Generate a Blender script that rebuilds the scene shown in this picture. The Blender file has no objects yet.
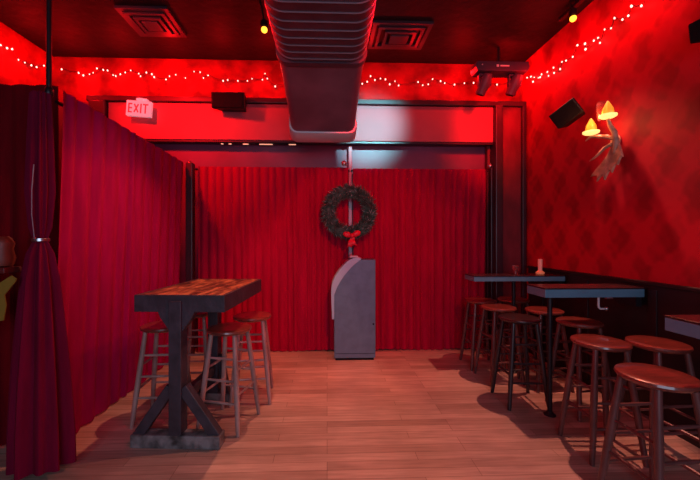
import bpy, bmesh, math, random
from mathutils import Vector, Matrix
random.seed(11)
PI = math.pi
C = bpy.context.scene.collection

# ---------------------------------------------------------------- materials
def mat(name, col, rough=0.5, metal=0.0, noise=0.0, nscale=8.0, bump=0.0, bscale=40.0, emit=None, estr=0.0, coat=0.0,
        trans=0.0, col2=None, sheen=0.0, stretch=(1, 1, 1), spec=0.5):
    m = bpy.data.materials.new(name); m.use_nodes = True
    nt = m.node_tree; b = nt.nodes['Principled BSDF']
    b.inputs['Base Color'].default_value = (*col, 1)
    b.inputs['Roughness'].default_value = rough
    b.inputs['Metallic'].default_value = metal
    b.inputs['Coat Weight'].default_value = coat
    b.inputs['Transmission Weight'].default_value = trans
    b.inputs['Sheen Weight'].default_value = sheen
    b.inputs['Specular IOR Level'].default_value = spec
    if emit:
        b.inputs['Emission Color'].default_value = (*emit, 1); b.inputs['Emission Strength'].default_value = estr
    if noise or bump:
        tc = nt.nodes.new('ShaderNodeTexCoord'); mp = nt.nodes.new('ShaderNodeMapping')
        mp.inputs['Scale'].default_value = stretch
        nt.links.new(tc.outputs['Object'], mp.inputs['Vector'])
    if noise:
        n = nt.nodes.new('ShaderNodeTexNoise'); n.inputs['Scale'].default_value = nscale; n.inputs['Detail'].default_value = 5
        r = nt.nodes.new('ShaderNodeValToRGB')
        c2 = col2 or tuple(c * (1 - noise) for c in col)
        r.color_ramp.elements[0].position = .35; r.color_ramp.elements[1].position = .65
        r.color_ramp.elements[0].color = (*c2, 1); r.color_ramp.elements[1].color = (*col, 1)
        nt.links.new(mp.outputs[0], n.inputs['Vector']); nt.links.new(n.outputs[0], r.inputs[0])
        nt.links.new(r.outputs[0], b.inputs['Base Color'])
    if bump:
        n2 = nt.nodes.new('ShaderNodeTexNoise'); n2.inputs['Scale'].default_value = bscale; n2.inputs['Detail'].default_value = 4
        bp = nt.nodes.new('ShaderNodeBump'); bp.inputs['Strength'].default_value = bump; bp.inputs['Distance'].default_value = .02
        nt.links.new(mp.outputs[0], n2.inputs['Vector']); nt.links.new(n2.outputs[0], bp.inputs['Height'])
        nt.links.new(bp.outputs[0], b.inputs['Normal'])
    return m

def math_node(nt, op, a, b=None):
    n = nt.nodes.new('ShaderNodeMath'); n.operation = op
    for i, v in enumerate((a, b)):
        if v is None: continue
        if isinstance(v, (int, float)): n.inputs[i].default_value = v
        else: nt.links.new(v, n.inputs[i])
    return n.outputs[0]

def floor_material():
    m = bpy.data.materials.new('oak_strip_floor'); m.use_nodes = True
    nt = m.node_tree; b = nt.nodes['Principled BSDF']
    tc = nt.nodes.new('ShaderNodeTexCoord')
    br = nt.nodes.new('ShaderNodeTexBrick')
    br.inputs['Scale'].default_value = 1.0
    br.inputs['Brick Width'].default_value = .95; br.inputs['Row Height'].default_value = .082
    br.inputs['Mortar Size'].default_value = .0018; br.inputs['Mortar Smooth'].default_value = .3
    br.offset = .37; br.offset_frequency = 3; br.squash = 1
    br.inputs['Color1'].default_value = (.37, .235, .185, 1); br.inputs['Color2'].default_value = (.57, .385, .31, 1)
    br.inputs['Mortar'].default_value = (.20, .11, .08, 1)
    nt.links.new(tc.outputs['Object'], br.inputs['Vector'])
    mp = nt.nodes.new('ShaderNodeMapping'); mp.inputs['Scale'].default_value = (2.2, 30, 1)
    nt.links.new(tc.outputs['Object'], mp.inputs['Vector'])
    n = nt.nodes.new('ShaderNodeTexNoise'); n.inputs['Scale'].default_value = 1.6; n.inputs['Detail'].default_value = 6
    nt.links.new(mp.outputs[0], n.inputs['Vector'])
    n2 = nt.nodes.new('ShaderNodeTexNoise'); n2.inputs['Scale'].default_value = 1.3; n2.inputs['Detail'].default_value = 5
    nt.links.new(tc.outputs['Object'], n2.inputs['Vector'])
    mx = nt.nodes.new('ShaderNodeMix'); mx.data_type = 'RGBA'; mx.blend_type = 'MULTIPLY'; mx.inputs[0].default_value = 1
    r = nt.nodes.new('ShaderNodeValToRGB'); r.color_ramp.elements[0].position = .3; r.color_ramp.elements[1].position = .7
    r.color_ramp.elements[0].color = (.76, .73, .72, 1); r.color_ramp.elements[1].color = (1.12, 1.1, 1.08, 1)
    nt.links.new(n.outputs[0], r.inputs[0])
    nt.links.new(br.outputs[0], mx.inputs[6]); nt.links.new(r.outputs[0], mx.inputs[7])
    mx2 = nt.nodes.new('ShaderNodeMix'); mx2.data_type = 'RGBA'; mx2.blend_type = 'MULTIPLY'; mx2.inputs[0].default_value = 1
    r2 = nt.nodes.new('ShaderNodeValToRGB'); r2.color_ramp.elements[0].position = .35; r2.color_ramp.elements[1].position = .68
    r2.color_ramp.elements[0].color = (.78, .76, .75, 1); r2.color_ramp.elements[1].color = (1.15, 1.13, 1.12, 1)
    nt.links.new(n2.outputs[0], r2.inputs[0])
    nt.links.new(mx.outputs[2], mx2.inputs[6]); nt.links.new(r2.outputs[0], mx2.inputs[7])
    nt.links.new(mx2.outputs[2], b.inputs['Base Color'])
    rr = nt.nodes.new('ShaderNodeMapRange'); rr.inputs[3].default_value = .34; rr.inputs[4].default_value = .62
    nt.links.new(n2.outputs[0], rr.inputs[0]); nt.links.new(rr.outputs[0], b.inputs['Roughness'])
    bp = nt.nodes.new('ShaderNodeBump'); bp.inputs['Strength'].default_value = .08; bp.inputs['Distance'].default_value = .003
    nt.links.new(n.outputs[0], bp.inputs['Height']); nt.links.new(bp.outputs[0], b.inputs['Normal'])
    return m

def damask_material():
    m = bpy.data.materials.new('red_damask_wallpaper'); m.use_nodes = True
    nt = m.node_tree; b = nt.nodes['Principled BSDF']
    tc = nt.nodes.new('ShaderNodeTexCoord')
    nz = nt.nodes.new('ShaderNodeTexNoise'); nz.inputs['Scale'].default_value = 5; nz.inputs['Detail'].default_value = 3
    nt.links.new(tc.outputs['Object'], nz.inputs['Vector'])
    sx = nt.nodes.new('ShaderNodeSeparateXYZ'); nt.links.new(tc.outputs['Object'], sx.inputs[0])
    sn = nt.nodes.new('ShaderNodeSeparateColor'); nt.links.new(nz.outputs['Color'], sn.inputs[0])
    y = math_node(nt, 'ADD', sx.outputs[1], math_node(nt, 'MULTIPLY', sn.outputs[0], .17))
    z = math_node(nt, 'ADD', sx.outputs[2], math_node(nt, 'MULTIPLY', sn.outputs[1], .20))
    u = math_node(nt, 'MULTIPLY', y, 2 * PI / .40); v = math_node(nt, 'MULTIPLY', z, 2 * PI / .62)
    cu = math_node(nt, 'COSINE', u); cv = math_node(nt, 'COSINE', v)
    base = math_node(nt, 'MULTIPLY', cu, cv)                                  # staggered medallions
    c3 = math_node(nt, 'MULTIPLY', math_node(nt, 'COSINE', math_node(nt, 'MULTIPLY', u, 3.0)), math_node(nt, 'COSINE', math_node(nt, 'MULTIPLY', v, 4.0)))
    f = math_node(nt, 'ADD', base, math_node(nt, 'MULTIPLY', c3, .38))
    c5 = math_node(nt, 'SINE', math_node(nt, 'ADD', math_node(nt, 'MULTIPLY', u, 2.0), math_node(nt, 'MULTIPLY', cv, 3.0)))
    f = math_node(nt, 'ADD', f, math_node(nt, 'MULTIPLY', c5, .22))
    r = nt.nodes.new('ShaderNodeValToRGB')
    e = r.color_ramp.elements
    e[0].position = .08; e[0].color = (.50, .005, .020, 1)
    e[1].position = .62; e[1].color = (.29, .002, .010, 1)
    fr = math_node(nt, 'ADD', math_node(nt, 'MULTIPLY', f, .5), .2)
    nt.links.new(fr, r.inputs[0])
    nt.links.new(r.outputs[0], b.inputs['Base Color'])
    b.inputs['Roughness'].default_value = .55
    bp = nt.nodes.new('ShaderNodeBump'); bp.inputs['Strength'].default_value = .2; bp.inputs['Distance'].default_value = .006
    nt.links.new(fr, bp.inputs['Height']); nt.links.new(bp.outputs[0], b.inputs['Normal'])
    return m

def tabletop_material():
    m = bpy.data.materials.new('worn_plank_tabletop'); m.use_nodes = True
    nt = m.node_tree; b = nt.nodes['Principled BSDF']
    tc = nt.nodes.new('ShaderNodeTexCoord')
    mp = nt.nodes.new('ShaderNodeMapping'); mp.inputs['Scale'].default_value = (9, 2.6, 1)
    nt.links.new(tc.outputs['Object'], mp.inputs[0])
    n = nt.nodes.new('ShaderNodeTexNoise'); n.inputs['Scale'].default_value = 1.5; n.inputs['Detail'].default_value = 7; n.inputs['Roughness'].default_value = .65
    nt.links.new(mp.outputs[0], n.inputs['Vector'])
    r = nt.nodes.new('ShaderNodeValToRGB'); e = r.color_ramp.elements
    e[0].position = .38; e[0].color = (.045, .022, .015, 1)
    e[1].position = .60; e[1].color = (.50, .24, .10, 1)
    x = e.new(.48); x.color = (.22, .09, .045, 1)
    nt.links.new(n.outputs[0], r.inputs[0]); nt.links.new(r.outputs[0], b.inputs['Base Color'])
    b.inputs['Roughness'].default_value = .38
    return m

M = {}
M['floor'] = floor_material()
M['damask'] = damask_material()
M['tabletop'] = tabletop_material()
M['ceiling'] = mat('dark_painted_ceiling', (.014, .008, .012), .65, spec=.25, noise=.5, nscale=3, bump=.5, bscale=9)
M['plaster'] = mat('red_rough_plaster', (.44, .008, .012), .55, noise=.7, spec=.25, nscale=3.2, bump=.9, bscale=6)
M['plasterdark'] = mat('maroon_paint', (.22, .018, .024), .6, noise=.3, nscale=3)
M['header'] = mat('gloss_painted_beam', (.50, .06, .085), .5, noise=.12, nscale=3)
M['trimdark'] = mat('dark_maroon_trim', (.045, .007, .016), .4, noise=.3, nscale=6)
M['trimred'] = mat('red_panel_paint', (.22, .012, .022), .45, noise=.45, nscale=5, stretch=(1, 1, .5))
M['wainscot'] = mat('black_wainscot', (.014, .008, .010), .5, noise=.3)
M['glass'] = mat('dark_window_glass', (.24, .035, .10), .42, noise=.3, nscale=2)
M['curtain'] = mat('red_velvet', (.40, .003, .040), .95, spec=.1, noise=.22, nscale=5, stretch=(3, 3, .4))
M['curtainleft'] = mat('blue_lit_velvet', (.36, .003, .085), .95, spec=.1, noise=.25, nscale=5, stretch=(3, 3, .4))  # base shifted toward magenta for the bluish light on this curtain
M['curtaindark'] = mat('unlit_maroon_velvet', (.17, .002, .008), .95, spec=.1, noise=.3, nscale=5, stretch=(3, 3, .4))  # base darkened because this curtain is seen from its unlit side
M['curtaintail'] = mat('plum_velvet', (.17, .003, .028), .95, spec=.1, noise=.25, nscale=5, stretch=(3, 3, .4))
M['steel'] = mat('brushed_steel', (.55, .55, .57), .3, 1.0)
M['duct'] = mat('duct_metal', (.13, .075, .105), .42, .4, noise=.3, nscale=4, bump=.12, bscale=14)
M['ductend'] = mat('smooth_duct_metal', (.24, .12, .17), .34, .3, noise=.3, nscale=3, bump=.15, bscale=8)  # duct metal with its pale purple reflections put into the base
M['rim'] = mat('galvanised_rim', (.62, .68, .72), .3, .35)
M['ductseam'] = mat('duct_seam_metal', (.24, .17, .21), .4, .4)
M['black'] = mat('black_plastic', (.008, .006, .008), .55, spec=.2)
M['blackmetal'] = mat('black_metal', (.02, .015, .02), .4, .4)
M['ventmetal'] = mat('dark_vent_metal', (.050, .036, .052), .45, .2)
M['fixture'] = mat('dark_purple_fixture', (.045, .036, .058), .45, spec=.3)
M['cone'] = mat('speaker_grille', (.010, .007, .009), .8, spec=.15, bump=.6, bscale=220)
M['white'] = mat('white_plastic', (.62, .60, .62), .4)
M['signface'] = mat('sign_face', (.70, .66, .70), .5, emit=(.75, .55, .68), estr=.30)
M['signred'] = mat('sign_red', (.75, .02, .03), .5, emit=(1, .02, .03), estr=.9)
M['kiosk'] = mat('daylit_kiosk_metal', (.115, .215, .31), .45, .1, noise=.2, nscale=9, bump=.06, bscale=90)  # grey metal, tinted blue in the base for the cool daylight
M['kiosklight'] = mat('daylit_kiosk_plastic', (.36, .58, .72), .45)  # pale grey plastic with the same daylight blue in its base
M['wood'] = mat('reddish_stained_wood', (.23, .045, .032), .30, noise=.45, nscale=7, stretch=(2, 9, 1), coat=.9)
M['woodleg'] = mat('mahogany_stained_leg', (.15, .045, .042), .36, noise=.35, nscale=8, coat=.3)
M['woodlight'] = mat('worn_wood_leg', (.46, .27, .24), .42, noise=.45, nscale=9, stretch=(1, 1, .4), coat=.2)
M['dseat'] = mat('black_stained_seat', (.035, .014, .014), .28, noise=.3, coat=.4)
M['dleg'] = mat('black_stained_leg', (.028, .012, .014), .4, coat=.2)
M['blackwood'] = mat('black_painted_wood', (.050, .042, .058), .5, noise=.45, nscale=10, bump=.2, bscale=25)
M['greybeam'] = mat('scuffed_grey_beam', (.26, .22, .22), .65, noise=.85, nscale=11, bump=.3, bscale=30)
M['tableedge'] = mat('blue_lit_laminate', (.11, .26, .37), .34, noise=.2, nscale=6)  # dark edge, raised and blued in the base for the cool daylight
M['tableface'] = mat('dark_laminate_top', (.04, .014, .018), .25, noise=.3, nscale=5)
M['needle'] = mat('evergreen_needles', (.09, .21, .165), .7, noise=.6, nscale=14, col2=(.03, .045, .032))
M['frost'] = mat('frosted_needle', (.50, .62, .56), .6)
M['ribbon'] = mat('red_ribbon', (.60, .004, .03), .5)
M['bulb'] = mat('fairy_bulb_glass', (1, .6, .55), .3, emit=(1, .36, .30), estr=3.6)
M['warm'] = mat('warm_glint', (.9, .6, .4), .4, emit=(1, .50, .32), estr=.75)
M['cordgrey'] = mat('grey_cord', (.22, .17, .22), .5)
M['cord'] = mat('string_light_cord', (.05, .008, .008), .6)
M['amber'] = mat('amber_bulb', (1, .6, .15), .3, emit=(1, .50, .035), estr=2.4)
M['shade'] = mat('amber_glass_shade', (.55, .22, .03), .3, emit=(1, .42, .03), estr=.62)
M['dish'] = mat('lit_glass_dish', (.9, .7, .3), .3, emit=(1, .66, .20), estr=1.35)
M['antler'] = mat('antler_bone', (.74, .38, .25), .5, noise=.45, nscale=14)
M['clear'] = mat('clear_red_glass', (.8, .25, .25), .1, trans=.85)
M['candle'] = mat('pale_candle_wax', (.85, .35, .28), .5, emit=(1, .2, .15), estr=.12)
M['cupbase'] = mat('orange_glass_base', (.8, .30, .14), .3, emit=(1, .22, .1), estr=.2)
M['yellow'] = mat('dull_yellow_card', (.24, .15, .015), .6)
M['rust'] = mat('rust_red_jar', (.13, .022, .012), .5)
M['oxblood'] = mat('dark_ledge_wood', (.10, .012, .012), .5)

# ---------------------------------------------------------------- mesh helpers
class MB:
    def __init__(s): s.bm = bmesh.new()
    def box(s, c, size, rot=None, bevel=0.0, seg=2):
        r = bmesh.ops.create_cube(s.bm, size=1.0); vs = r['verts']
        mx = Matrix.Translation(c) @ (rot.to_4x4() if rot else Matrix.Identity(4)) @ Matrix.Diagonal((*size, 1))
        bmesh.ops.transform(s.bm, matrix=mx, verts=vs)
        if bevel:
            es = list({e for v in vs for e in v.link_edges})
            bmesh.ops.bevel(s.bm, geom=es, offset=bevel, segments=seg, affect='EDGES', profile=.5)
        return s
    def tube(s, pts, rad, n=10, cap=True):
        pts = [Vector(p) for p in pts]
        rs = rad if isinstance(rad, (list, tuple)) else [rad] * len(pts)
        rings = []; prev = None
        for i, p in enumerate(pts):
            d = (pts[min(i + 1, len(pts) - 1)] - pts[max(i - 1, 0)]).normalized()
            if prev is None:
                a = Vector((0, 0, 1)) if abs(d.z) < .9 else Vector((1, 0, 0))
                u = d.cross(a).normalized()
            else:
                u = (prev - d * prev.dot(d)).normalized()
            prev = u; v = d.cross(u)
            rings.append([s.bm.verts.new(p + (u * math.cos(2 * PI * k / n) + v * math.sin(2 * PI * k / n)) * rs[i]) for k in range(n)])
        for a, b in zip(rings, rings[1:]):
            for k in range(n): s.bm.faces.new((a[k], a[(k + 1) % n], b[(k + 1) % n], b[k]))
        if cap:
            s.bm.faces.new(rings[0][::-1]); s.bm.faces.new(rings[-1])
        return s
    def lathe(s, prof, c=(0, 0, 0), n=24, mx=None, ripple=0.0, lobes=0):
        rings = []
        for (r, z) in prof:
            ring = []
            for k in range(n):
                a = 2 * PI * k / n; rr = r * (1 + ripple * math.cos(lobes * a))
                p = Vector((rr * math.cos(a), rr * math.sin(a), z))
                if mx: p = mx @ p
                ring.append(s.bm.verts.new(p + Vector(c)))
            rings.append(ring)
        for a, b in zip(rings, rings[1:]):
            for k in range(n): s.bm.faces.new((a[k], a[(k + 1) % n], b[(k + 1) % n], b[k]))
        s.bm.faces.new(rings[0][::-1]); s.bm.faces.new(rings[-1])
        return s
    def prism(s, outline, axis, a, b, bevel=0.0):
        """outline of 2D points extruded along axis ('x','y','z') from a to b"""
        def mk(p, t):
            return {'x': (t, p[0], p[1]), 'y': (p[0], t, p[1]), 'z': (p[0], p[1], t)}[axis]
        A = [s.bm.verts.new(mk(p, a)) for p in outline]; B = [s.bm.verts.new(mk(p, b)) for p in outline]
        n = len(outline)
        fs = [s.bm.faces.new(A), s.bm.faces.new(B[::-1])]
        for k in range(n): fs.append(s.bm.faces.new((A[k], B[k], B[(k + 1) % n], A[(k + 1) % n])))
        if bevel:
            es = list({e for f in fs[:2] for e in f.edges})
            bmesh.ops.bevel(s.bm, geom=es, offset=bevel, segments=2, affect='EDGES', profile=.5)
        return s
    def build(s, name, m, parent=None, smooth=True, label=None):
        bmesh.ops.recalc_face_normals(s.bm, faces=s.bm.faces)
        me = bpy.data.meshes.new(name); s.bm.to_mesh(me); s.bm.free()
        me.materials.append(m)
        if smooth:
            for p in me.polygons: p.use_smooth = True
            try: me.set_sharp_from_angle(angle=math.radians(38))
            except Exception: pass
        o = bpy.data.objects.new(name, me); C.objects.link(o)
        if parent: o.parent = parent
        if label: o['label'] = label
        return o

def thing(name, label, cat, loc=(0, 0, 0), rz=0, group=None):
    o = bpy.data.objects.new(name, None); C.objects.link(o)
    o.location = loc; o.rotation_euler = (0, 0, rz); o.empty_display_size = .1
    o['label'] = label; o['category'] = cat
    if group: o['group'] = group
    return o
def tag(o, label, cat, group=None):
    o['label'] = label; o['category'] = cat
    if group: o['group'] = group
    return o
def struct(o): o['kind'] = 'structure'; return o
def dup(root, loc, rz, label):
    r = root.copy(); C.objects.link(r); r.location = loc; r.rotation_euler = (0, 0, rz); r['label'] = label
    for ch in list(root.children):
        c = ch.copy(); C.objects.link(c); c.parent = r
        for g in list(ch.children):
            d = g.copy(); C.objects.link(d); d.parent = c
    return r
def rotm(rx=0, ry=0, rz=0):
    return Matrix.Rotation(rz, 3, 'Z') @ Matrix.Rotation(ry, 3, 'Y') @ Matrix.Rotation(rx, 3, 'X')

# ---------------------------------------------------------------- room shell
XL, XR, YB, YF, H = -3.50, 2.60, 4.47, -2.2, 3.78
struct(MB().box(((XL + XR) / 2, (YB + YF) / 2, -.05), (XR - XL + .4, YB - YF + .8, .1)).build('floor', M['floor'], smooth=False))
struct(MB().box(((XL + XR) / 2, (YB + YF) / 2, H + .05), (XR - XL + .4, YB - YF + .8, .1)).build('ceiling', M['ceiling'], smooth=False))
struct(MB().box((XR + .05, (YB + YF) / 2, H / 2), (.1, YB - YF + .4, H)).build('wall_right', M['damask'], smooth=False))
struct(MB().box((XL - .05, (YB + YF) / 2, H / 2), (.1, YB - YF + .4, H)).build('wall_left', M['plaster'], smooth=False))
struct(MB().box(((XL + XR) / 2, YF - .05, H / 2), (XR - XL + .4, .1, H)).build('wall_front', M['plasterdark'], smooth=False))
# back wall: the bright rough plaster above the beam, and darker paint beside and below it
struct(MB().box(((XL + XR) / 2, YB + .05, (3.20 + H) / 2), (XR - XL + .4, .1, H - 3.20)).build('wall_back', M['plaster'], smooth=False))
mb = MB()
mb.box((-3.15, YB + .05, 1.6), (.86, .1, 3.2)); mb.box((2.39, YB + .05, 1.6), (.5, .1, 3.2))
mb.box((-.28, YB + .17, 1.6), (4.9, .1, 3.2))
struct(mb.build('wall_back_lower', M['plasterdark'], smooth=False))
# glossy storefront glass hidden behind the curtains, seen above them and in the gap
struct(MB().box((-.28, YB + .09, 1.45), (4.88, .02, 2.7)).build('window_1', M['glass'], smooth=False))
# wide beam over the curtained opening
mb = MB(); mb.box((-.29, 4.435, 2.945), (4.93, .11, .46), bevel=.006)
struct(mb.build('trim_beam', M['header'], smooth=False))
struct(MB().box((-.20, 4.425, 3.215), (5.62, .15, .07), bevel=.01).build('trim_moulding', M['trimdark'], smooth=False))
struct(MB().box((-.29, 4.445, 2.703), (4.93, .10, .024)).build('trim_soffit', M['trimdark'], smooth=False))
t = thing('glint_row', 'low row of small warm glints under the beam above the red curtain', 'glint row', (-.85, 4.40, 2.69))
MB().box((0, .03, -.006), (1.05, .03, .012)).build('rail', M['black'], t, smooth=False)
for x, w_ in ((-.50, .03), (-.40, .035), (-.20, .07), (.06, .17), (.40, .09)):
    MB().box((x, .028, -.015), (w_, .02, .012), bevel=.003).build('lamp', M['warm'], t, smooth=False)  # glowing bars stand in for warm glints; the rail is added
# posts at the two ends of the opening and the red panel in the right corner
mb = MB(); mb.box((2.225, 4.40, 1.59), (.10, .18, 3.18), bevel=.012); mb.box((2.165, 4.44, 1.20), (.03, .10, 2.40), bevel=.008)
struct(mb.build('trim_post_right', M['trimdark'], smooth=False))
struct(MB().box((2.41, 4.425, 1.59), (.27, .10, 3.18), bevel=.006).build('trim_panel', M['trimred'], smooth=False))
struct(MB().box((2.565, 4.40, 1.59), (.05, .14, 3.18), bevel=.006).build('trim_corner', M['trimdark'], smooth=False))
mb = MB(); mb.box((-2.87, 4.41, 1.59), (.20, .16, 3.18), bevel=.012)
struct(mb.build('trim_post_left', M['trimdark'], smooth=False))
struct(MB().box((-1.715, 4.33, 1.20), (.085, .10, 2.40), bevel=.01).build('trim_curtain_post', M['trimdark'], smooth=False))
# black panelling along the right wall
mb = MB(); mb.box((XR - .012, (YB + YF) / 2 - .1, .55), (.024, YB - YF - .2, 1.10))
for k in range(9): mb.box((XR - .028, -1.6 + k * .70, .55), (.012, .07, 1.0), bevel=.003)
mb.box((XR - .022, (YB + YF) / 2 - .1, 1.095), (.044, YB - YF - .2, .03), bevel=.006)
struct(mb.build('trim_wainscot', M['wainscot'], smooth=False))

# ---------------------------------------------------------------- curtains
def pleated(name, p0, p1, ztop, zbot, m, amp=.035, wl=.12, seed=0, label='', cat='curtain', group=None, lean=0.0, rise=0.0):
    rnd = random.Random(seed)
    p0 = Vector((*p0, 0)); p1 = Vector((*p1, 0)); L = (p1 - p0).length; d = (p1 - p0) / L; nrm = Vector((-d.y, d.x, 0))
    # irregular pleat phase
    nu = int(L / wl * 14); nv = 16
    ph = []; acc = 0
    w = wl
    knots = []
    t = 0
    while t < L + 1:
        knots.append(t); t += wl * rnd.uniform(.65, 1.45)
    amps = [rnd.uniform(.5, 1.15) for _ in knots]
    def wave(t):
        for k in range(len(knots) - 1):
            if knots[k] <= t < knots[k + 1]:
                f = (t - knots[k]) / (knots[k + 1] - knots[k])
                a = amps[k]
                return a * math.sin(PI * f) * 2 - a
        return 0
    bm = bmesh.new(); grid = []
    for j in range(nv + 1):
        fz = j / nv
        row = []
        for i in range(nu + 1):
            t = L * i / nu; z = zbot + (ztop + rise * t / L - zbot) * fz
            drift = .025 * math.sin(2.1 * t + seed) * (1 - fz)
            tt = min(max(t + drift, 0), L)
            a = amp * (.55 + .45 * (1 - fz) ** .5) if fz > .93 else amp * (.85 + .15 * math.sin(3 * fz + t * 2))
            off = wave(t) * a + lean * (1 - fz)
            p = p0 + d * tt + nrm * off
            row.append(bm.verts.new((p.x, p.y, z + .006 * math.sin(t * 6) * (1 - fz))))
        grid.append(row)
    for j in range(nv):
        for i in range(nu): bm.faces.new((grid[j][i], grid[j][i + 1], grid[j + 1][i + 1], grid[j + 1][i]))
    me = bpy.data.meshes.new(name); bm.to_mesh(me); bm.free(); me.materials.append(m)
    for p in me.polygons: p.use_smooth = True
    o = bpy.data.objects.new(name, me); C.objects.link(o)
    return tag(o, label, cat, group)

YC = 4.40
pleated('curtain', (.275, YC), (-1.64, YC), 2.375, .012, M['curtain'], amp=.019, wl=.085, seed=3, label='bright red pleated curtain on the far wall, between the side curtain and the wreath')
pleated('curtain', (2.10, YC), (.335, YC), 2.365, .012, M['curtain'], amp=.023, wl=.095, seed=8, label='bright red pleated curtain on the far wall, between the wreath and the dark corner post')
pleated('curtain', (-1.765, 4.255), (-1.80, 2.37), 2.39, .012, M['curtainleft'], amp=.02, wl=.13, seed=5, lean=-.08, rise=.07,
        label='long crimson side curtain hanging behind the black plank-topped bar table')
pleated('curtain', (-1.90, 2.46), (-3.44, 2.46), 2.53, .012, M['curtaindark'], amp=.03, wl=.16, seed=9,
        label='shaded maroon curtain hanging beside the steel pole, darkest of the curtains')

def rod(name, a, b, label, finials=(1, 1)):
    t = thing(name, label, 'curtain rod', a)
    A = Vector(a); B = Vector(b) - A
    MB().tube([(0, 0, 0), B], .013, 12).build('pole', M['blackmetal'], t)
    d = B.normalized()
    for flag, p, s in ((finials[0], Vector((0, 0, 0)), -1), (finials[1], B, 1)):
        if flag:
            q = p + Vector((d.x * s * -.01, -.12, .05))
            mb = MB(); bmesh.ops.create_uvsphere(mb.bm, u_segments=14, v_segments=10, radius=.03, matrix=Matrix.Translation(q))
            mb.tube([p, q], .008, 6); mb.build('finial', M['steel'], t, label='shiny ball-ended bracket')
    return t
rod('curtain_rod', (-1.735, 4.452, 2.35), (2.115, 4.452, 2.345), 'long dark curtain rod across the far red curtains')
rod('curtain_rod', (-1.872, 2.42, 2.40), (-1.872, 4.22, 2.36), 'dark curtain rod along the top of the crimson side curtain', (0, 0))
rod('curtain_rod', (-1.96, 2.515, 2.41), (-3.45, 2.515, 2.41), 'dark curtain rod over the maroon curtain by the pole', (0, 0))

# tied-back plum tail: narrow at the cord, flaring to the floor
def tail():
    t = thing('tied_back_curtain', 'plum curtain tied in at mid height and flaring out to the floor', 'curtain', (-1.79, 2.19, 0))
    prof = [(.05, .150), (.25, .147), (.6, .130), (.95, .105), (1.2, .085), (1.36, .06), (1.43, .034), (1.46, .034), (1.52, .05), (1.75, .065), (2.1, .055), (2.36, .045)]
    mb = MB(); n = 96; rings = []
    rnd = random.Random(4); phs = [rnd.uniform(0, 6.28) for _ in range(3)]
    for z, r in prof:
        f = max(0, (1.43 - z) / 1.43)
        ring = []
        for k in range(n):
            a = 2 * PI * k / n
            rr = r * (1 + .16 * math.sin(11 * a + phs[0]) + .10 * math.sin(7 * a + phs[1] + .6 * z) )
            # the tail swings out along the opening toward the room as it falls
            ring.append(mb.bm.verts.new((rr * math.cos(a) * 1.1 + .01 * f, rr * math.sin(a) * .85, z)))
        rings.append(ring)
    for a, b in zip(rings, rings[1:]):
        for k in range(n): mb.bm.faces.new((a[k], a[(k + 1) % n], b[(k + 1) % n], b[k]))
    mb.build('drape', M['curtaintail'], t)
    MB().lathe([(.040, 1.432), (.046, 1.437), (.046, 1.453), (.040, 1.458)], n=24).build('tie_band', M['steel'], t, label='dull silver tie around the drape')
    MB().tube([(.0, -.045, 1.45), (.008, -.074, 1.6), (.012, -.078, 1.75), (.02, -.074, 1.9)], .003, 6).build('cord', M['cordgrey'], t, label='pale thin tie cord')
tail()
t = thing('support_pole', 'thin dark steel pole from the ceiling to the side curtain corner', 'pole', (-1.815, 2.285, 0))
MB().tube([(0, 0, 2.39), (0, 0, H - .02)], .015, 12).build('pole', M['blackmetal'], t)
MB().lathe([(.05, H - .025), (.05, H - .012), (.02, H - .006)], n=20).build('flange', M['blackmetal'], t)
MB().lathe([(.018, 2.38), (.024, 2.39), (.024, 2.43), (.017, 2.44)], n=16).build('collar', M['blackmetal'], t)

# dim ledge with two objects in the corner of the picture
t = thing('wall_ledge', 'dim oxblood ledge in front of the maroon curtain', 'ledge', (-2.16, 2.14, 0))
MB().box((0, 0, 1.262), (.50, .12, .035), bevel=.006).build('shelf_board', M['oxblood'], t, smooth=False)
MB().box((-.14, .0, .63), (.22, .09, 1.235), bevel=.004).build('front_panel', M['curtaindark'], t, smooth=False)
tag(MB().prism([(-2.15, .93), (-1.905, .97), (-1.89, 1.06), (-1.90, 1.12), (-1.845, 1.19), (-1.83, 1.215), (-1.86, 1.235), (-1.93, 1.19), (-1.99, 1.17), (-2.15, 1.24)], 'y', 2.070, 2.076).build('hanging_cloth', M['yellow'], smooth=False),
    'dull yellow folded cloth hanging off the front of the dim ledge', 'cloth')
tag(MB().lathe([(.02, 0), (.05, .006), (.062, .05), (.05, .11), (.058, .14), (.045, .17), (.03, .185)], c=(-1.975, 2.14, 1.281), n=20).build('clay_jar', M['rust']),
    'dull rust red jar standing on the dim ledge', 'jar')

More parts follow.
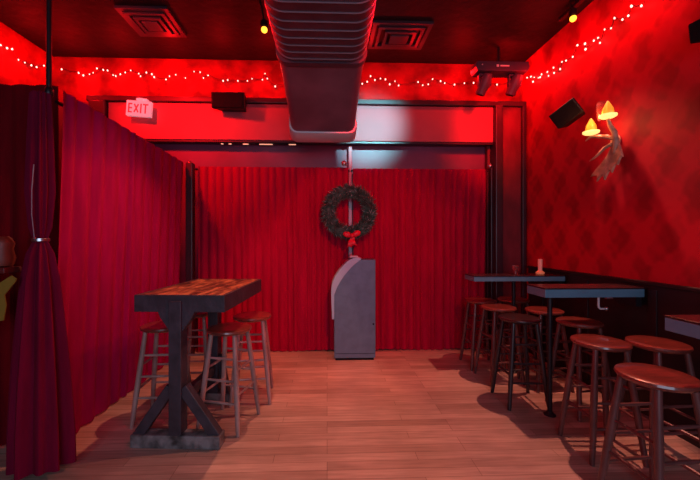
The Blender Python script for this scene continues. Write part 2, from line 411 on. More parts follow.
# ---------------------------------------------------------------- ceiling duct
def duct():
    t = thing('air_duct', 'large ribbed metal air duct hanging under the ceiling', 'duct', (-.045, 0, 2.90))
    def rr(w, h, r, n=7):
        pts = []
        for cx, cz, a0 in ((w / 2 - r, r, -PI / 2), (w / 2 - r, h - r, 0), (-w / 2 + r, h - r, PI / 2), (-w / 2 + r, r, PI)):
            for k in range(n + 1):
                a = a0 + PI / 2 * k / n
                pts.append((cx + r * math.cos(a), cz + r * math.sin(a)))
        return pts
    def loft(mb, secs, caps=True):
        rings = [[mb.bm.verts.new((x, y, z + dz)) for x, z in pts] for (y, dz, pts) in secs]
        n = len(rings[0])
        for a, b in zip(rings, rings[1:]):
            for k in range(n): mb.bm.faces.new((a[k], a[(k + 1) % n], b[(k + 1) % n], b[k]))
        if caps: mb.bm.faces.new(rings[0][::-1]); mb.bm.faces.new(rings[-1])
    mb = MB(); secs = []
    y = -2.1
    while y < 2.80:
        secs.append((y, .003, rr(.727, .61, .133))); secs.append((y + .047, 0, rr(.73, .624, .135)))
        y += .094
    secs.append((2.81, .003, rr(.727, .61, .133)))
    loft(mb, secs); mb.build('ribbed_duct', M['duct'], t)
    mb = MB(); y = -2.1
    while y < 2.80:
        loft(mb, [(y + .042, -.003, rr(.736, .63, .138)), (y + .047, -.007, rr(.744, .638, .141)), (y + .052, -.003, rr(.736, .63, .138))], caps=True)
        y += .094
    mb.build('seam_ribs', M['ductseam'], t)
    mb = MB(); loft(mb, [(2.79, -.008, rr(.75, .64, .10)), (2.86, -.010, rr(.75, .64, .10))]); mb.build('joint_collar', M['duct'], t)
    mb = MB(); loft(mb, [(2.85, .0, rr(.725, .62, .09)), (3.10, -.06, rr(.71, .62, .09)), (3.72, -.29, rr(.70, .62, .085))]); mb.build('outlet_duct', M['ductend'], t, label='smooth sloping end section')
    mb = MB(); loft(mb, [(3.70, -.297, rr(.73, .635, .09)), (3.735, -.315, rr(.745, .65, .095)), (3.86, -.355, rr(.745, .65, .095)), (3.88, -.35, rr(.72, .63, .09))]); mb.build('outlet_rim', M['rim'], t, label='bright steel outlet rim')
    for y in (.5, 2.2):
        for s in (-1, 1): MB().tube([(s * .385, y, .3), (s * .385, y, H - 2.90)], .006, 6).build('hanger_rod', M['blackmetal'], t)
duct()

# ---------------------------------------------------------------- ceiling vents
def vent(x0, x1, y0, y1, label):
    cx, cy = (x0 + x1) / 2, (y0 + y1) / 2
    t = thing('ceiling_vent', label, 'vent', (cx, cy, H))
    w, d = x1 - x0, y1 - y0
    def frame(mb, w, d, z0, z1, th):
        mb.box((0, d / 2 - th / 2, (z0 + z1) / 2), (w, th, z1 - z0)); mb.box((0, -d / 2 + th / 2, (z0 + z1) / 2), (w, th, z1 - z0))
        mb.box((w / 2 - th / 2, 0, (z0 + z1) / 2), (th, d - 2 * th, z1 - z0)); mb.box((-w / 2 + th / 2, 0, (z0 + z1) / 2), (th, d - 2 * th, z1 - z0))
    mb = MB(); frame(mb, w, d, -.03, -.002, .045); mb.build('frame', M['ventmetal'], t, smooth=False)
    for k, s in enumerate((.78, .54)):
        mb = MB(); frame(mb, w * s, d * s, -.045 - .012 * k, -.02 - .012 * k, .035); mb.build('louvre', M['ventmetal'], t, smooth=False)
    MB().box((0, 0, -.055), (w * .32, d * .32, .02), bevel=.004).build('centre_plate', M['ventmetal'], t, smooth=False)
    MB().box((0, 0, -.006), (w * .9, d * .9, .008)).build('backing', M['black'], t, smooth=False)
vent(.49, 1.14, 3.60, 4.10, 'dark square ceiling vent between the duct and the two-headed stage light')
vent(-2.12, -1.60, 3.46, 3.94, 'dark square ceiling vent above the side curtain, far from the stage light')

# ---------------------------------------------------------------- fairy lights
LEFTB = [(3.734, 3.509), (3.807, 3.518), (3.865, 3.541), (3.943, 3.464), (4.024, 3.473), (4.109, 3.486), (4.181, 3.502), (4.286, 3.573)]
BACKB = [(-3.367, 3.603), (-3.156, 3.563), (-3.099, 3.531), (-3.023, 3.547), (-2.977, 3.566), (-2.93, 3.622), (-2.851, 3.605), (-2.797, 3.599), (-2.728, 3.541), (-2.696, 3.53), (-2.638, 3.553), (-2.577, 3.577), (-2.508, 3.604), (-2.407, 3.565), (-2.385, 3.532), (-2.312, 3.581), (-2.243, 3.56), (-2.214, 3.524), (-2.065, 3.496), (-2.021, 3.538), (-1.941, 3.558), (-1.82, 3.519), (-1.71, 3.603), (-1.633, 3.597), (-1.591, 3.523), (-1.532, 3.557), (-1.341, 3.49), (-1.282, 3.502), (-1.152, 3.493), (-1.03, 3.495), (-0.971, 3.522), (-0.837, 3.513), (-0.804, 3.592), (-0.774, 3.529), (-0.673, 3.429), (-.45, 3.5), (-.2, 3.52), (.05, 3.5), (.3, 3.5), (0.459, 3.481), (0.524, 3.509), (0.569, 3.582), (0.626, 3.533), (0.699, 3.553), (0.764, 3.543), (0.821, 3.48), (0.89, 3.522), (0.939, 3.466), (1.196, 3.516), (1.258, 3.475), (1.331, 3.488), (1.389, 3.557), (1.496, 3.532), (1.551, 3.507), (1.682, 3.49), (1.814, 3.511), (1.938, 3.517), (2.253, 3.499), (2.42, 3.52)]
RIGHTB = [(4.275, 3.521), (4.193, 3.493), (4.151, 3.411), (4.127, 3.454), (4.045, 3.409), (4.011, 3.399), (3.983, 3.421), (3.875, 3.396), (3.854, 3.342), (3.768, 3.393), (3.758, 3.328), (3.657, 3.321), (3.629, 3.386), (3.565, 3.366), (3.465, 3.353), (3.399, 3.437), (3.296, 3.393), (3.29, 3.335), (3.185, 3.36), (3.132, 3.354), (3.111, 3.295), (3.057, 3.388), (2.986, 3.355), (2.948, 3.423), (2.867, 3.357), (2.81, 3.353), (2.779, 3.414), (2.689, 3.354), (2.60, 3.39), (2.52, 3.34), (2.44, 3.38)]
def string_lights(label, pts, f):
    t = thing('string_lights', label, 'string lights', f(*pts[0]))
    o = Vector(t.location)
    P = [Vector(f(*p)) - o for p in pts]
    pts3 = []
    for a, b in zip(P, P[1:]):
        pts3.append(a + Vector((0, 0, .014))); pts3.append((a + b) / 2 + Vector((0, 0, -.004)))
    pts3.append(P[-1] + Vector((0, 0, .014)))
    MB().tube(pts3, .0035, 5).build('wire', M['cord'], t)
    rnd = random.Random(2)
    mb = MB(); bmesh.ops.create_icosphere(mb.bm, subdivisions=2, radius=.0085)
    bmesh.ops.scale(mb.bm, vec=(1, 1, 1.35), verts=mb.bm.verts)
    proto = mb.build('bulb', M['bulb'], t); proto.location = P[0]
    for p in P[1:]:
        c = proto.copy(); C.objects.link(c); c.parent = t; c.location = p
        s = rnd.uniform(.75, 1.15); c.scale = (s, s, s)
string_lights('short run of pinkish fairy lights high on the plaster wall by the support pole', LEFTB, lambda y, z: (-3.465, y, z))
string_lights('long run of pinkish fairy lights across the plaster above the beam', BACKB, lambda x, z: (x, 4.435, z))
string_lights('run of pinkish fairy lights sloping along the top of the damask wall', RIGHTB, lambda y, z: (2.565, y, z))

# ---------------------------------------------------------------- exit sign
def exit_sign():
    t = thing('exit_sign', 'small white exit sign with red letters above the side curtain', 'sign', (-2.315, 4.27, 2.955))
    t.rotation_euler = (0, math.radians(4), 0)
    MB().box((0, 0, .095), (.30, .05, .19), bevel=.008).build('case', M['signface'], t, smooth=False)
    mb = MB()
    def bar(x0, z0, x1, z1, w=.016):
        d = Vector((x1 - x0, 0, z1 - z0)); L = d.length; a = math.atan2(d.z, d.x)
        mb.box(((x0 + x1) / 2, -.027, (z0 + z1) / 2), (L, .004, w), Matrix.Rotation(-a, 3, 'Y'))
    b, tp = .045, .145
    x = -.115
    bar(x, b - .008, x, tp + .008); [bar(x - .008, z, x + .04, z) for z in (b, (b + tp) / 2, tp)]
    x = -.05; bar(x, b, x + .048, tp); bar(x, tp, x + .048, b)
    x = .03; bar(x, b - .008, x, tp + .008)
    x = .085; bar(x, b - .008, x, tp + .008); bar(x - .032, tp, x + .032, tp)
    mb.build('letters', M['signred'], t, smooth=False, label='red letters EXIT')
    mb = MB(); mb.box((0, .075, .225), (.13, .10, .03), bevel=.005); mb.box((0, .02, .21), (.05, .03, .05)); mb.build('bracket', M['signface'], t, smooth=False)
exit_sign()

# ---------------------------------------------------------------- speakers
def speaker(label, loc, rot, w, h, d, back, arm=None):
    t = thing('wall_speaker', label, 'speaker', loc)
    t.rotation_euler = rot
    fw = w / 2; bw = w * .36
    MB().prism([(-fw, -d / 2), (fw, -d / 2), (bw, d / 2), (-bw, d / 2)], 'z', -h / 2, h / 2, bevel=.01).build('cabinet', M['black'], t, smooth=False)
    MB().box((0, -d / 2 - .006, 0), (w * .92, .014, h * .92), bevel=.004).build('grille', M['cone'], t, smooth=False)
    b = Vector(back)
    MB().tube([(0, d / 2 - .01, 0), (b * .5 + Vector((0, d / 4, 0))), b], .014, 8).build('bracket', M['blackmetal'], t)
speaker('black speaker tilted on the damask wall beside the antler lamp', (2.40, 3.30, 2.695), (math.radians(12), math.radians(-28), math.radians(-58)), .25, .17, .17, (.05, .18, -.02))
speaker('black boxy speaker mounted on the plaster above the beam', (-1.19, 4.27, 3.15), (math.radians(8), math.radians(3), math.radians(-8)), .42, .19, .20, (.0, .15, .02))
speaker('black speaker high on the damask wall, cut off by the picture edge', (2.46, 2.06, 2.80), (math.radians(8), 0, math.radians(-80)), .20, .13, .15, (0, .12, 0))

# ---------------------------------------------------------------- two-headed stage light
def stage_light():
    t = thing('stage_light', 'dark bar with two drooping stage light heads on a ceiling pole', 'stage light', (2.085, 4.05, 3.50))
    MB().tube([(0, .02, .05), (0, .02, H - 3.50 - .004)], .016, 10).build('pole', M['blackmetal'], t)
    MB().prism([(-.30, -.055), (.30, -.055), (.325, .0), (.31, .06), (-.31, .06), (-.325, 0)], 'y', -.09, .09, bevel=.008).build('bar', M['fixture'], t, smooth=False)
    for nm, c, z in (('logo_spot', (-.065, -.092, .004), (.028, .004, .026)), ('badge', (.02, -.092, .004), (.11, .004, .016)), ('indicator', (-.25, -.092, .015), (.012, .004, .012))):
        MB().box(c, z, bevel=.001).build(nm, M['white'], t, smooth=False, label='small pale marking')
    for s in (-1, 1):
        x = s * .185
        y = MB()
        y.box((x, 0, -.075), (.15, .07, .03), bevel=.006)
        for q in (-1, 1): y.box((x + q * .068, 0, -.135), (.018, .05, .13), bevel=.005)
        yo = y.build('yoke', M['fixture'], t, smooth=False)
        mx = Matrix.Translation((x, -.02, -.165)) @ rotm(math.radians(205), math.radians(16), 0).to_4x4()
        hd = MB().lathe([(.02, -.10), (.05, -.095), (.064, -.05), (.066, .04), (.056, .09), (.058, .135), (.05, .14)], n=20, mx=mx).build('lamp_head', M['fixture'], yo)
        MB().lathe([(.005, .142), (.046, .143), (.040, .150)], n=18, mx=mx).build('lens', M['black'], hd)
stage_light()

# ---------------------------------------------------------------- amber ceiling spots
def amber(label, loc, stem_top, tilt, bar=None):
    t = thing('ceiling_spotlight', label, 'spotlight', loc)
    st = Vector(stem_top) - Vector(loc)
    MB().tube([st, st * .5 + Vector((.01, 0, .03)), Vector((0, 0, .055))], .009, 8).build('stem', M['blackmetal'], t)
    MB().lathe([(.02, 0), (.034, .012), (.036, .055), (.022, .075), (.014, .08)], n=18).build('socket', M['blackmetal'], t)
    mb = MB(); bmesh.ops.create_uvsphere(mb.bm, u_segments=16, v_segments=12, radius=.029, matrix=Matrix.Translation((0, 0, -.016)))
    mb.build('bulb', M['amber'], t, label='glowing amber bulb')
amber('glowing amber ceiling bulb hanging beside the ribbed duct', (-.592, 3.23, 3.44), (-.66, 3.23, H - .005), 0)
amber('glowing amber bulb hanging from the dark track at the damask wall', (2.335, 3.15, 3.56), (2.352, 3.20, 3.70), 0)
t = thing('track_rail', 'dark track rail under the ceiling beside the damask wall', 'track rail', (2.40, 2.75, 3.71))
MB().box((0, 0, 0), (.045, 1.36, .035), bevel=.005).build('rail', M['blackmetal'], t, smooth=False)
for y in (-.5, .45): MB().tube([(0, y, .015), (0, y, H - 3.71 - .002)], .008, 8).build('hanger', M['blackmetal'], t)

# ---------------------------------------------------------------- antler sconce
def sconce():
    t = thing('antler_sconce', 'antler wall lamp with two glowing amber glass shades on the damask wall', 'wall lamp', (2.595, 2.93, 2.30))
    o = Vector((2.595, 2.93, 2.30))
    def R(*pts): return [Vector(p) - o for p in pts]
    # main beam from the wall fork up to the shades, with a palmate lower end
    mb = MB()
    mb.tube(R((2.53, 2.90, 2.20), (2.51, 2.87, 2.30), (2.50, 2.875, 2.38), (2.48, 2.90, 2.45), (2.45, 2.885, 2.50)), [.024, .026, .023, .018, .012], 10)
    mb.tube(R((2.51, 2.87, 2.32), (2.48, 2.94, 2.36), (2.46, 3.02, 2.385), (2.45, 3.08, 2.40), (2.45, 3.14, 2.38)), [.022, .019, .016, .013, .006], 10)
    mb.tube(R((2.51, 2.88, 2.30), (2.47, 2.95, 2.26), (2.45, 3.02, 2.20), (2.44, 3.08, 2.175)), [.018, .015, .011, .003], 8)
    # palm: flat flared plate with points
    outline = [(2.86, 2.31), (2.83, 2.22), (2.81, 2.15), (2.835, 2.165), (2.86, 2.09), (2.885, 2.12), (2.92, 2.035), (2.945, 2.085), (3.0, 1.985), (3.02, 2.05), (3.09, 1.985), (3.075, 2.05), (3.165, 2.045), (3.09, 2.105), (3.02, 2.145), (2.96, 2.20), (2.92, 2.26), (2.90, 2.32)]
    ol = [(y - o.y, z - o.z) for y, z in outline]
    mb.prism(ol, 'x', -.085, -.065, bevel=.006)
    mb.build('antler', M['antler'], t)
    MB().lathe([(.05, 0), (.055, .008), (.04, .02), (.02, .03)], n=20, mx=Matrix.Translation((-.004, .03, .03)) @ Matrix.Rotation(-PI / 2, 4, 'Y')).build('wall_plate', M['antler'], t)
    for p in ((2.45, 2.885, 2.505), (2.45, 3.075, 2.42)):
        q = Vector(p) - o
        d = MB().lathe([(.012, 0), (.05, .004), (.066, .014), (.067, .028), (.045, .034)], c=q, n=24).build('dish', M['dish'], t, label='bright lit glass dish')
        MB().lathe([(.034, .034), (.041, .050), (.035, .085), (.020, .118), (.008, .143), (.003, .150)], c=q, n=32, ripple=.10, lobes=8).build('glass_shade', M['shade'], d, label='amber glass shade shaped like a tulip')
    # faint clear chimney behind the upper shade
    mb = MB(); q = Vector((2.47, 2.96, 2.62)) - o
    pr = [(.040, -.10), (.048, -.05), (.050, 0), (.045, .055)]
    rings = [[mb.bm.verts.new(q + Vector((r * math.cos(2 * PI * k / 24), r * math.sin(2 * PI * k / 24), z))) for k in range(24)] for r, z in pr]
    for a, b in zip(rings, rings[1:]):
        for k in range(24): mb.bm.faces.new((a[k], a[(k + 1) % 24], b[(k + 1) % 24], b[k]))
    mb.build('glass_chimney', M['clear'], t, label='clear glass chimney')
    return t
sconce()

# ---------------------------------------------------------------- mullion in the curtain gap, wreath, kiosk
struct(MB().box((.305, 4.50, 1.34), (.05, .05, 2.68), bevel=.006).build('trim_mullion', mat('plum_gloss_post', (.42, .10, .16), .25), smooth=False))
tag(MB().lathe([(.016, 0), (.030, .01), (.034, .03), (.020, .05), (.01, .056)], n=18, mx=Matrix.Translation((.215, 4.318, 2.405)) @ Matrix.Rotation(PI / 2, 4, 'X')).build('rod_ring', M['steel']),
    'shiny round curtain rod bracket above the wreath', 'bracket')

def wreath():
    t = thing('wreath', 'round evergreen wreath hanging on the far curtains over the grey kiosk', 'wreath', (.275, 4.255, 1.79))
    rnd = random.Random(7)
    R0, r0 = .262, .062
    mb = MB(); n = 40
    ring = [Vector((R0 * math.cos(2 * PI * k / n), 0, R0 * math.sin(2 * PI * k / n))) for k in range(n + 1)]
    mb.tube(ring, r0 * .75, 10, cap=False)
    core = mb.build('wreath_core', M['needle'], t)
    def needles(count, lo, hi, w, name, m):
        mb = MB()
        for i in range(count):
            a = rnd.uniform(0, 2 * PI); b = rnd.uniform(0, 2 * PI)
            er = Vector((math.cos(a), 0, math.sin(a))); et = Vector((-math.sin(a), 0, math.cos(a))); ey = Vector((0, 1, 0))
            nrm = er * math.cos(b) + ey * math.sin(b)
            base = er * R0 + nrm * r0 * rnd.uniform(.2, .9)
            d = (nrm * rnd.uniform(.35, 1.0) + et * rnd.uniform(.0, .9) + er * rnd.uniform(-.3, .3)).normalized()
            L = rnd.uniform(lo, hi); tip = base + d * L
            if tip.y > .075: tip.y = .075
            s = d.cross(Vector((rnd.uniform(-1, 1), rnd.uniform(-1, 1), rnd.uniform(-1, 1)))).normalized() * w
            vs = [mb.bm.verts.new(p) for p in (base - s * .5, base + d * L * .45 - s, tip, base + d * L * .45 + s)]
            mb.bm.faces.new(vs)
        return mb.build(name, m, t, smooth=False)
    needles(6500, .035, .088, .0046, 'foliage', M['needle'])
    needles(800, .035, .085, .003, 'frosted_tips', M['frost'])
    # red bow, low on the wreath
    bx, bz = .03, -.30
    mb = MB()
    for s, ang in ((-1, .25), (1, .45)):
        pts = []
        for k in range(15):
            u = 2 * PI * k / 14
            x = s * (.055 - .055 * math.cos(u)); z = .034 * math.sin(u)
            ca, sa = math.cos(ang * s), math.sin(ang * s)
            pts.append((bx + x * ca - z * sa, bz + x * sa + z * ca, x))
        rows = [[mb.bm.verts.new((px, -.085 - .02 * math.sin(PI * abs(xx) / .11) + q * .022 * (1 if 1 else 0), pz + .0)) for (px, pz, xx) in pts] for q in (-1, 1)]
        for k in range(14): mb.bm.faces.new((rows[0][k], rows[0][k + 1], rows[1][k + 1], rows[1][k]))
        # padded front of the loop
        c = Vector((bx + s * .058 * math.cos(ang), -.10, bz + .058 * math.sin(ang)))
        bmesh.ops.create_uvsphere(mb.bm, u_segments=14, v_segments=10, radius=1, matrix=Matrix.Translation(c) @ Matrix.Rotation(-ang * s, 4, 'Y') @ Matrix.Diagonal((.058, .022, .036, 1)))
    bow = mb.build('bow', M['ribbon'], t, label='bright red bow')
    mb = MB(); bmesh.ops.create_uvsphere(mb.bm, u_segments=14, v_segments=10, radius=1, matrix=Matrix.Translation((bx, -.115, bz)) @ Matrix.Diagonal((.026, .022, .028, 1)))
    mb.build('knot', M['ribbon'], bow)
    for s, L in ((-.25, .15), (.22, .13)):
        mb = MB(); rows = []
        for k in range(9):
            f = k / 8; cx = bx + s * L * f + .006 * math.sin(9 * f); cz = bz - L * f; w = .018 + .014 * f; y = -.112 + .012 * math.sin(7 * f)
            rows.append([mb.bm.verts.new((cx - w, y, cz)), mb.bm.verts.new((cx, y - .006, cz + (.02 if k == 8 else 0))), mb.bm.verts.new((cx + w, y, cz))])
        for a, b in zip(rows, rows[1:]):
            mb.bm.faces.new((a[0], a[1], b[1], b[0])); mb.bm.faces.new((a[1], a[2], b[2], b[1]))
        mb.build('ribbon_tail', M['ribbon'], bow)
    MB().tube([(.005, .06, .28), (.012, .058, .40), (.02, .060, .59)], .006, 8).build('hanger', mat('pink_ribbon_hanger', (.75, .30, .36), .35), t, label='pale pink hanger strap')
wreath()

def kiosk():
    t = thing('kiosk_machine', 'grey metal kiosk with curved front standing on the floor below the wreath', 'kiosk', (.33, 4.05, 0))
    def sh(pts): return [(x - .33, z) for x, z in pts]
    MB().prism(sh([(.578, 1.205), (.578, .03), (.085, .03), (.085, .783), (.103, .835), (.125, .885), (.153, .935), (.195, 1.0), (.243, 1.058), (.285, 1.105), (.333, 1.15), (.37, 1.18), (.407, 1.205)]), 'y', -.005, .235, bevel=.005).build('cabinet', M['kiosk'], t, smooth=False)
    f = MB().prism(sh([(.085, .49), (.058, .491), (.049, .783), (.052, .86), (.064, .932), (.094, .997), (.138, 1.068), (.19, 1.13), (.243, 1.185), (.295, 1.215), (.348, 1.232), (.407, 1.225), (.407, 1.206), (.37, 1.181), (.333, 1.151), (.285, 1.106), (.243, 1.059), (.195, 1.001), (.153, .936), (.125, .886), (.103, .836), (.085, .784)]), 'y', .004, .222, bevel=.004)
    f.build('curved_front', M['kiosklight'], t, smooth=False, label='pale grey curved front band')
    MB().box((.0, .115, .015), (.46, .20, .03)).build('plinth', M['black'], t, smooth=False)
    MB().box((-.005, .10, 1.2375), (.10, .12, .022), bevel=.006).build('top_cap', M['white'], t, smooth=False, label='small white cap')
    MB().lathe([(.010, 0), (.010, .008), (.006, .012)], n=14, mx=Matrix.Translation((.222, -.005, .435)) @ Matrix.Rotation(PI / 2, 4, 'X')).build('lock', M['black'], t)
    MB().box((.002, -.0055, .085), (.47, .003, .004)).build('seam', M['black'], t, smooth=False)
kiosk()

# ---------------------------------------------------------------- stools
def make_stool(name_label, seatm, legm, hgt=.755):
    t = thing('bar_stool', name_label, 'stool', (0, 0, 0), 0, 'round wooden bar stools')
    z = hgt
    MB().lathe([(.05, z - .036), (.15, z - .036), (.166, z - .028), (.172, z - .016), (.168, z - .005), (.155, z), (.10, z - .004), (.02, z - .006)], n=48).build('seat', seatm, t)
    T, B = .098, .168
    def P(sx, sy, zz):
        f = 1 - zz / (z - .03); k = T + (B - T) * f
        return Vector((sx * k, sy * k, zz))
    for sx in (-1, 1):
        for sy in (-1, 1):
            MB().tube([P(sx, sy, q) for q in (0, .05, .25, .45, .60, z - .036)], [.0145, .0165, .020, .0205, .018, .0155], 12).build('leg', legm, t)
    for (a, b, zs) in ((( -1, -1), (1, -1), (.22, .38, .54)), ((-1, 1), (1, 1), (.22, .38, .54)), ((-1, -1), (-1, 1), (.28, .46)), ((1, -1), (1, 1), (.28, .46))):
        for q in zs:
            p0, p1 = P(*a, q), P(*b, q); m = (p0 + p1) / 2
            MB().tube([p0, p0.lerp(p1, .3), m, p0.lerp(p1, .7), p1], [.0075, .0095, .0105, .0095, .0075], 8).build('rung', legm, t)
    return t
G1 = make_stool('red-brown stool nearest the camera, under the corner of the nearest wall table', M['wood'], M['woodleg'])
G1.location = (1.70, 1.70, 0); G1.rotation_euler = (0, 0, math.radians(3))
dup(G1, (1.875, 2.275, 0), math.radians(-4), 'red-brown stool directly behind the nearest stool, beside the aisle')
dup(G1, (2.235, 2.225, 0), math.radians(2), 'darker red stool at the panelled wall, between the nearest two wall tables')
dup(G1, (2.150, 2.830, 0), math.radians(8), 'red-brown stool under the middle wall table, below its hook')
dup(G1, (2.155, 3.305, 0), math.radians(0), 'red-brown stool behind the middle wall table, half hidden by its leg')
dup(G1, (1.775, 3.465, 0), math.radians(4), 'red-brown stool in front of the farthest wall table, on the aisle side')
dup(G1, (1.765, 3.855, 0), math.radians(-2), 'stool farthest back by the red curtain, under the end of the farthest wall table')
dup(G1, (2.175, 3.90, 0), math.radians(5), 'dim stool behind the farthest wall table, near the corner panel')
S3 = make_stool('black-stained stool with the darkest seat, in front of the middle wall table', M['dseat'], M['dleg'])
S3.location = (1.718, 2.985, 0); S3.rotation_euler = (0, 0, math.radians(-3))
L3 = make_stool('worn pale-legged stool nearest on the aisle side of the plank-topped table', M['wood'], M['woodlight'])
L3.location = (-.772, 2.725, 0); L3.rotation_euler = (0, 0, math.radians(-15))
dup(L3, (-.685, 3.15, 0), math.radians(6), 'worn pale-legged stool at the far aisle corner of the plank-topped table')
dup(L3, (-1.335, 2.83, 0), math.radians(2), 'stool between the crimson side curtain and the plank-topped table')
dup(L3, (-1.25, 3.32, 0), math.radians(0), 'stool mostly hidden behind the post of the plank-topped table')

# ---------------------------------------------------------------- plank-topped trestle bar table
def trestle():
    t = thing('bar_table', 'tall black trestle bar table with a worn orange-brown plank top', 'table', (-.995, 2.885, 0), math.radians(-4))
    W, L = .64, .97
    top = MB()
    nb = 5
    for k in range(nb):
        w = (W - .05) / nb
        top.box((-W / 2 + .025 + w * (k + .5), 0, 1.048), (w - .003, L - .05, .022), bevel=.002)
    top.build('plank_top', M['tabletop'], t, smooth=False)
    mb = MB()
    mb.box((0, -L / 2 + .0125, 1.0), (W, .025, .118), bevel=.003); mb.box((0, L / 2 - .0125, 1.0), (W, .025, .118), bevel=.003)
    mb.box((-W / 2 + .0125, 0, 1.0), (.025, L - .05, .118), bevel=.003); mb.box((W / 2 - .0125, 0, 1.0), (.025, L - .05, .118), bevel=.003)
    mb.build('apron', M['blackwood'], t, smooth=False)
    MB().box((0, 0, 1.027), (W - .06, L - .06, .018)).build('underboard', M['blackwood'], t, smooth=False)
    tx = -.022
    for y, hw in ((-.455, .315), (.19, .155)):
        MB().box((tx, y, .555), (.088, .10, .93), bevel=.005).build('post', M['blackwood'], t, smooth=False)
        MB().box((tx, y, .045), (hw * 2, .10, .09), bevel=.006).build('foot_beam', M['greybeam'], t, smooth=False, label='scuffed grey foot beam')
        for s in (-1, 1):
            a = Vector((tx + s * .05, 0, .40)); b = Vector((tx + s * (hw - .045), 0, .085))
            d = b - a; ang = math.atan2(d.z, d.x)
            MB().box(((a.x + b.x) / 2, y, (a.z + b.z) / 2), (d.length + .03, .065, .07 if hw > .2 else .05), Matrix.Rotation(-ang, 3, 'Y'), bevel=.004).build('brace', M['blackwood'], t, smooth=False)
            MB().prism([(tx + s * .04, .80), (tx + s * .04, .945), (tx + s * .13, .945), (tx + s * .11, .90)], 'y', y - .03, y + .03).build('bracket', M['blackwood'], t, smooth=False)
    MB().box((tx, -.12, .30), (.05, .53, .07), bevel=.004).build('stretcher', M['blackwood'], t, smooth=False)
trestle()

# ---------------------------------------------------------------- wall tables
def wall_table(x0, y0, y1, label, pole, hook=None, th=.066):
    x1 = XR - .05; zt = 1.06
    t = thing('wall_table', label, 'table', ((x0 + x1) / 2, (y0 + y1) / 2, 0), 0)
    cx, cy = t.location.x, t.location.y
    MB().box((0, 0, zt - .006), (x1 - x0, y1 - y0, .012), bevel=.003).build('tabletop', M['tableface'], t, smooth=False)
    MB().box((0, 0, zt - .012 - th / 2), (x1 - x0 - .004, y1 - y0 - .004, th), bevel=.004).build('edge_band', M['tableedge'], t, smooth=False)
    px, py = pole[0] - cx, pole[1] - cy
    MB().tube([(px, py, 0.02), (px, py, zt - .012 - th)], .019, 14).build('leg', M['blackmetal'], t)
    MB().lathe([(.045, 0), (.045, .008), (.03, .018), (.022, .03)], c=(px, py, 0), n=20).build('foot', M['blackmetal'], t)
    MB().box((x1 - cx - .03, 0, zt - .012 - th - .04), (.05, (y1 - y0) * .8, .08)).build('wall_bracket', M['blackmetal'], t, smooth=False)
    if hook:
        hx, hy = hook[0] - cx, hook[1] - cy; zb = zt - .012 - th
        pts = [(hx, hy, zb), (hx, hy, zb - .07)] + [(hx + .025 - .025 * math.cos(a), hy, zb - .07 - .025 * math.sin(a)) for a in (.4, .8, 1.2, PI / 2)] + [(hx + .055, hy, zb - .094)]
        h = MB().tube(pts, .0085, 10).build('hook', M['white'], t, label='pale bag hook')
        mb = MB(); bmesh.ops.create_uvsphere(mb.bm, u_segments=14, v_segments=10, radius=.017, matrix=Matrix.Translation((hx + .065, hy, zb - .094))); mb.build('knob', M['steel'], h)
        MB().box((hx + .075, hy - .012, zb - .006), (.05, .03, .012), bevel=.003).build('hook_plate', M['steel'], h, smooth=False)
wall_table(1.73, 1.43, 1.69, 'dark narrow wall table nearest the camera, cut off by the picture edge', (1.93, 1.50))
wall_table(1.73, 2.64, 2.89, 'dark narrow wall table with a bag hook under it, middle of the three', (1.835, 2.742), hook=(2.185, 2.665))
wall_table(1.555, 3.55, 3.80, 'dark narrow wall table holding the candle glass, farthest of the three', (2.03, 3.635), th=.05)

# things on the far wall table
t = thing('candle_holder', 'tall pale pink candle glass with an orange base on the farthest wall table', 'candle', (2.36, 3.69, 1.0605))
MB().lathe([(.034, 0), (.044, .008), (.044, .022), (.030, .034), (.022, .040)], n=24).build('base', M['cupbase'], t)
MB().lathe([(.021, .038), (.022, .10), (.023, .165), (.018, .166)], n=20).build('glass', M['candle'], t)
t = thing('small_glass', 'small dim reddish glass standing alone on the farthest wall table', 'glass', (2.10, 3.72, 1.0605))
MB().lathe([(.018, 0), (.022, .004), (.018, .03), (.034, .055), (.036, .085), (.028, .095)], n=20).build('bowl', M['clear'], t)

# ---------------------------------------------------------------- lights
def point(loc, col, e, r=.03):
    l = bpy.data.lights.new('lamp', 'POINT'); l.color = col; l.energy = e; l.shadow_soft_size = r
    o = bpy.data.objects.new('lamp', l); o.location = loc; C.objects.link(o); return o
def spot(loc, tgt, col, e, ang, blend=.6, r=.05):
    l = bpy.data.lights.new('spot_lamp', 'SPOT'); l.color = col; l.energy = e; l.spot_size = math.radians(ang); l.spot_blend = blend; l.shadow_soft_size = r
    o = bpy.data.objects.new('spot_lamp', l); o.location = loc; C.objects.link(o)
    o.rotation_euler = (Vector(tgt) - Vector(loc)).to_track_quat('-Z', 'Y').to_euler(); return o
def area(loc, tgt, col, e, sx, sy):
    l = bpy.data.lights.new('area_lamp', 'AREA'); l.shape = 'RECTANGLE'; l.size = sx; l.size_y = sy; l.color = col; l.energy = e
    o = bpy.data.objects.new('area_lamp', l); o.location = loc; C.objects.link(o)
    o.rotation_euler = (Vector(tgt) - Vector(loc)).to_track_quat('-Z', 'Y').to_euler(); return o
RED = (1, .003, .005)
for x in (-3.1, -2.5, -1.9, -1.3, -.7, .55, 1.1, 1.7, 2.3):
    point((x, 4.20, 3.50), RED, 5.0 if .3 < x < 1.5 else 9.0, .02)
for y, e in ((3.9, 7), (3.3, 7), (2.7, 6), (2.1, 3)): point((2.40, y, 3.36), RED, e, .02)
for y in (3.9, 3.2, 2.5): point((-3.30, y, 3.50), RED, 9.0, .02)
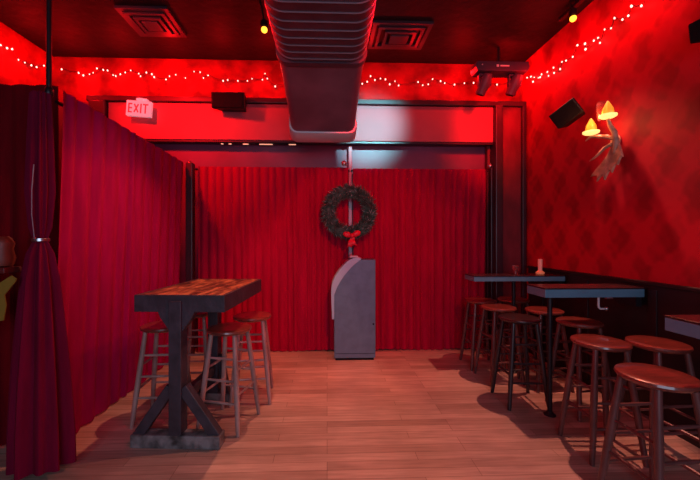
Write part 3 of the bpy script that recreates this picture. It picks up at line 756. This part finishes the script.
# red spots added in mid-air to light the duct edges
for y in (1.5, 2.5):
    spot((-1.15, y, 3.25), (-.40, y + .1, 3.05), RED, 60, 75, .6, .03); spot((1.06, y, 3.25), (.32, y + .1, 3.05), RED, 60, 75, .6, .03)
# red washes added above the camera for the damask wall and curtains
spot((-.7, .6, 3.65), (2.6, 3.5, 2.1), RED, 400, 52, .9, .12)
spot((.9, .6, 3.65), (.1, 4.4, .95), RED, 370, 50, .9, .12)
spot((.9, 1.0, 3.65), (-1.8, 3.3, 1.5), (1, .002, .12), 170, 56, .9, .12)
# red washes onto the beam and the plaster above it
spot((-2.3, 2.7, 3.6), (-1.75, 4.4, 2.85), RED, 340, 70, .9, .1)
spot((2.0, 2.9, 3.6), (2.15, 4.4, 2.85), RED, 230, 44, .9, .1)
# pale daylight from the open street side behind the camera
area((.1, -2.0, 1.9), (.1, 3.0, 1.0), (.60, .74, 1.0), 66, 3.2, 1.9)
# cool spot added for the pale patch on the beam
spot((1.0, 1.6, 3.55), (.55, 4.4, 2.93), (.26, .90, 1.0), 900, 23, 1.0, .08)
# amber spots and sconce
spot((-.592, 3.23, 3.36), (-.75, 2.45, 0), (1, .38, .24), 165, 100, .6, .03)
spot((2.335, 3.15, 3.49), (1.15, 2.2, 0), (1, .365, .26), 290, 76, .7, .03)
point((2.36, 2.98, 2.54), (1, .28, .07), 3.0, .04)

w = bpy.data.worlds.new('dim_room'); bpy.context.scene.world = w; w.use_nodes = True
w.node_tree.nodes['Background'].inputs[0].default_value = (.03, .002, .004, 1); w.node_tree.nodes['Background'].inputs[1].default_value = .6

# ---------------------------------------------------------------- camera
cam = bpy.data.cameras.new('camera'); cam.sensor_width = 36; cam.lens = 340 / 700 * 36
cam.shift_x = 11 / 700; cam.shift_y = -1 / 700; cam.clip_start = .05
co = bpy.data.objects.new('camera', cam); C.objects.link(co)
co.location = (0, 0, 1.45); co.rotation_euler = (PI / 2, 0, math.radians(-2))
bpy.context.scene.camera = co
sc = bpy.context.scene
sc.view_settings.view_transform = 'Standard'; sc.view_settings.look = 'None'; sc.view_settings.exposure = 0
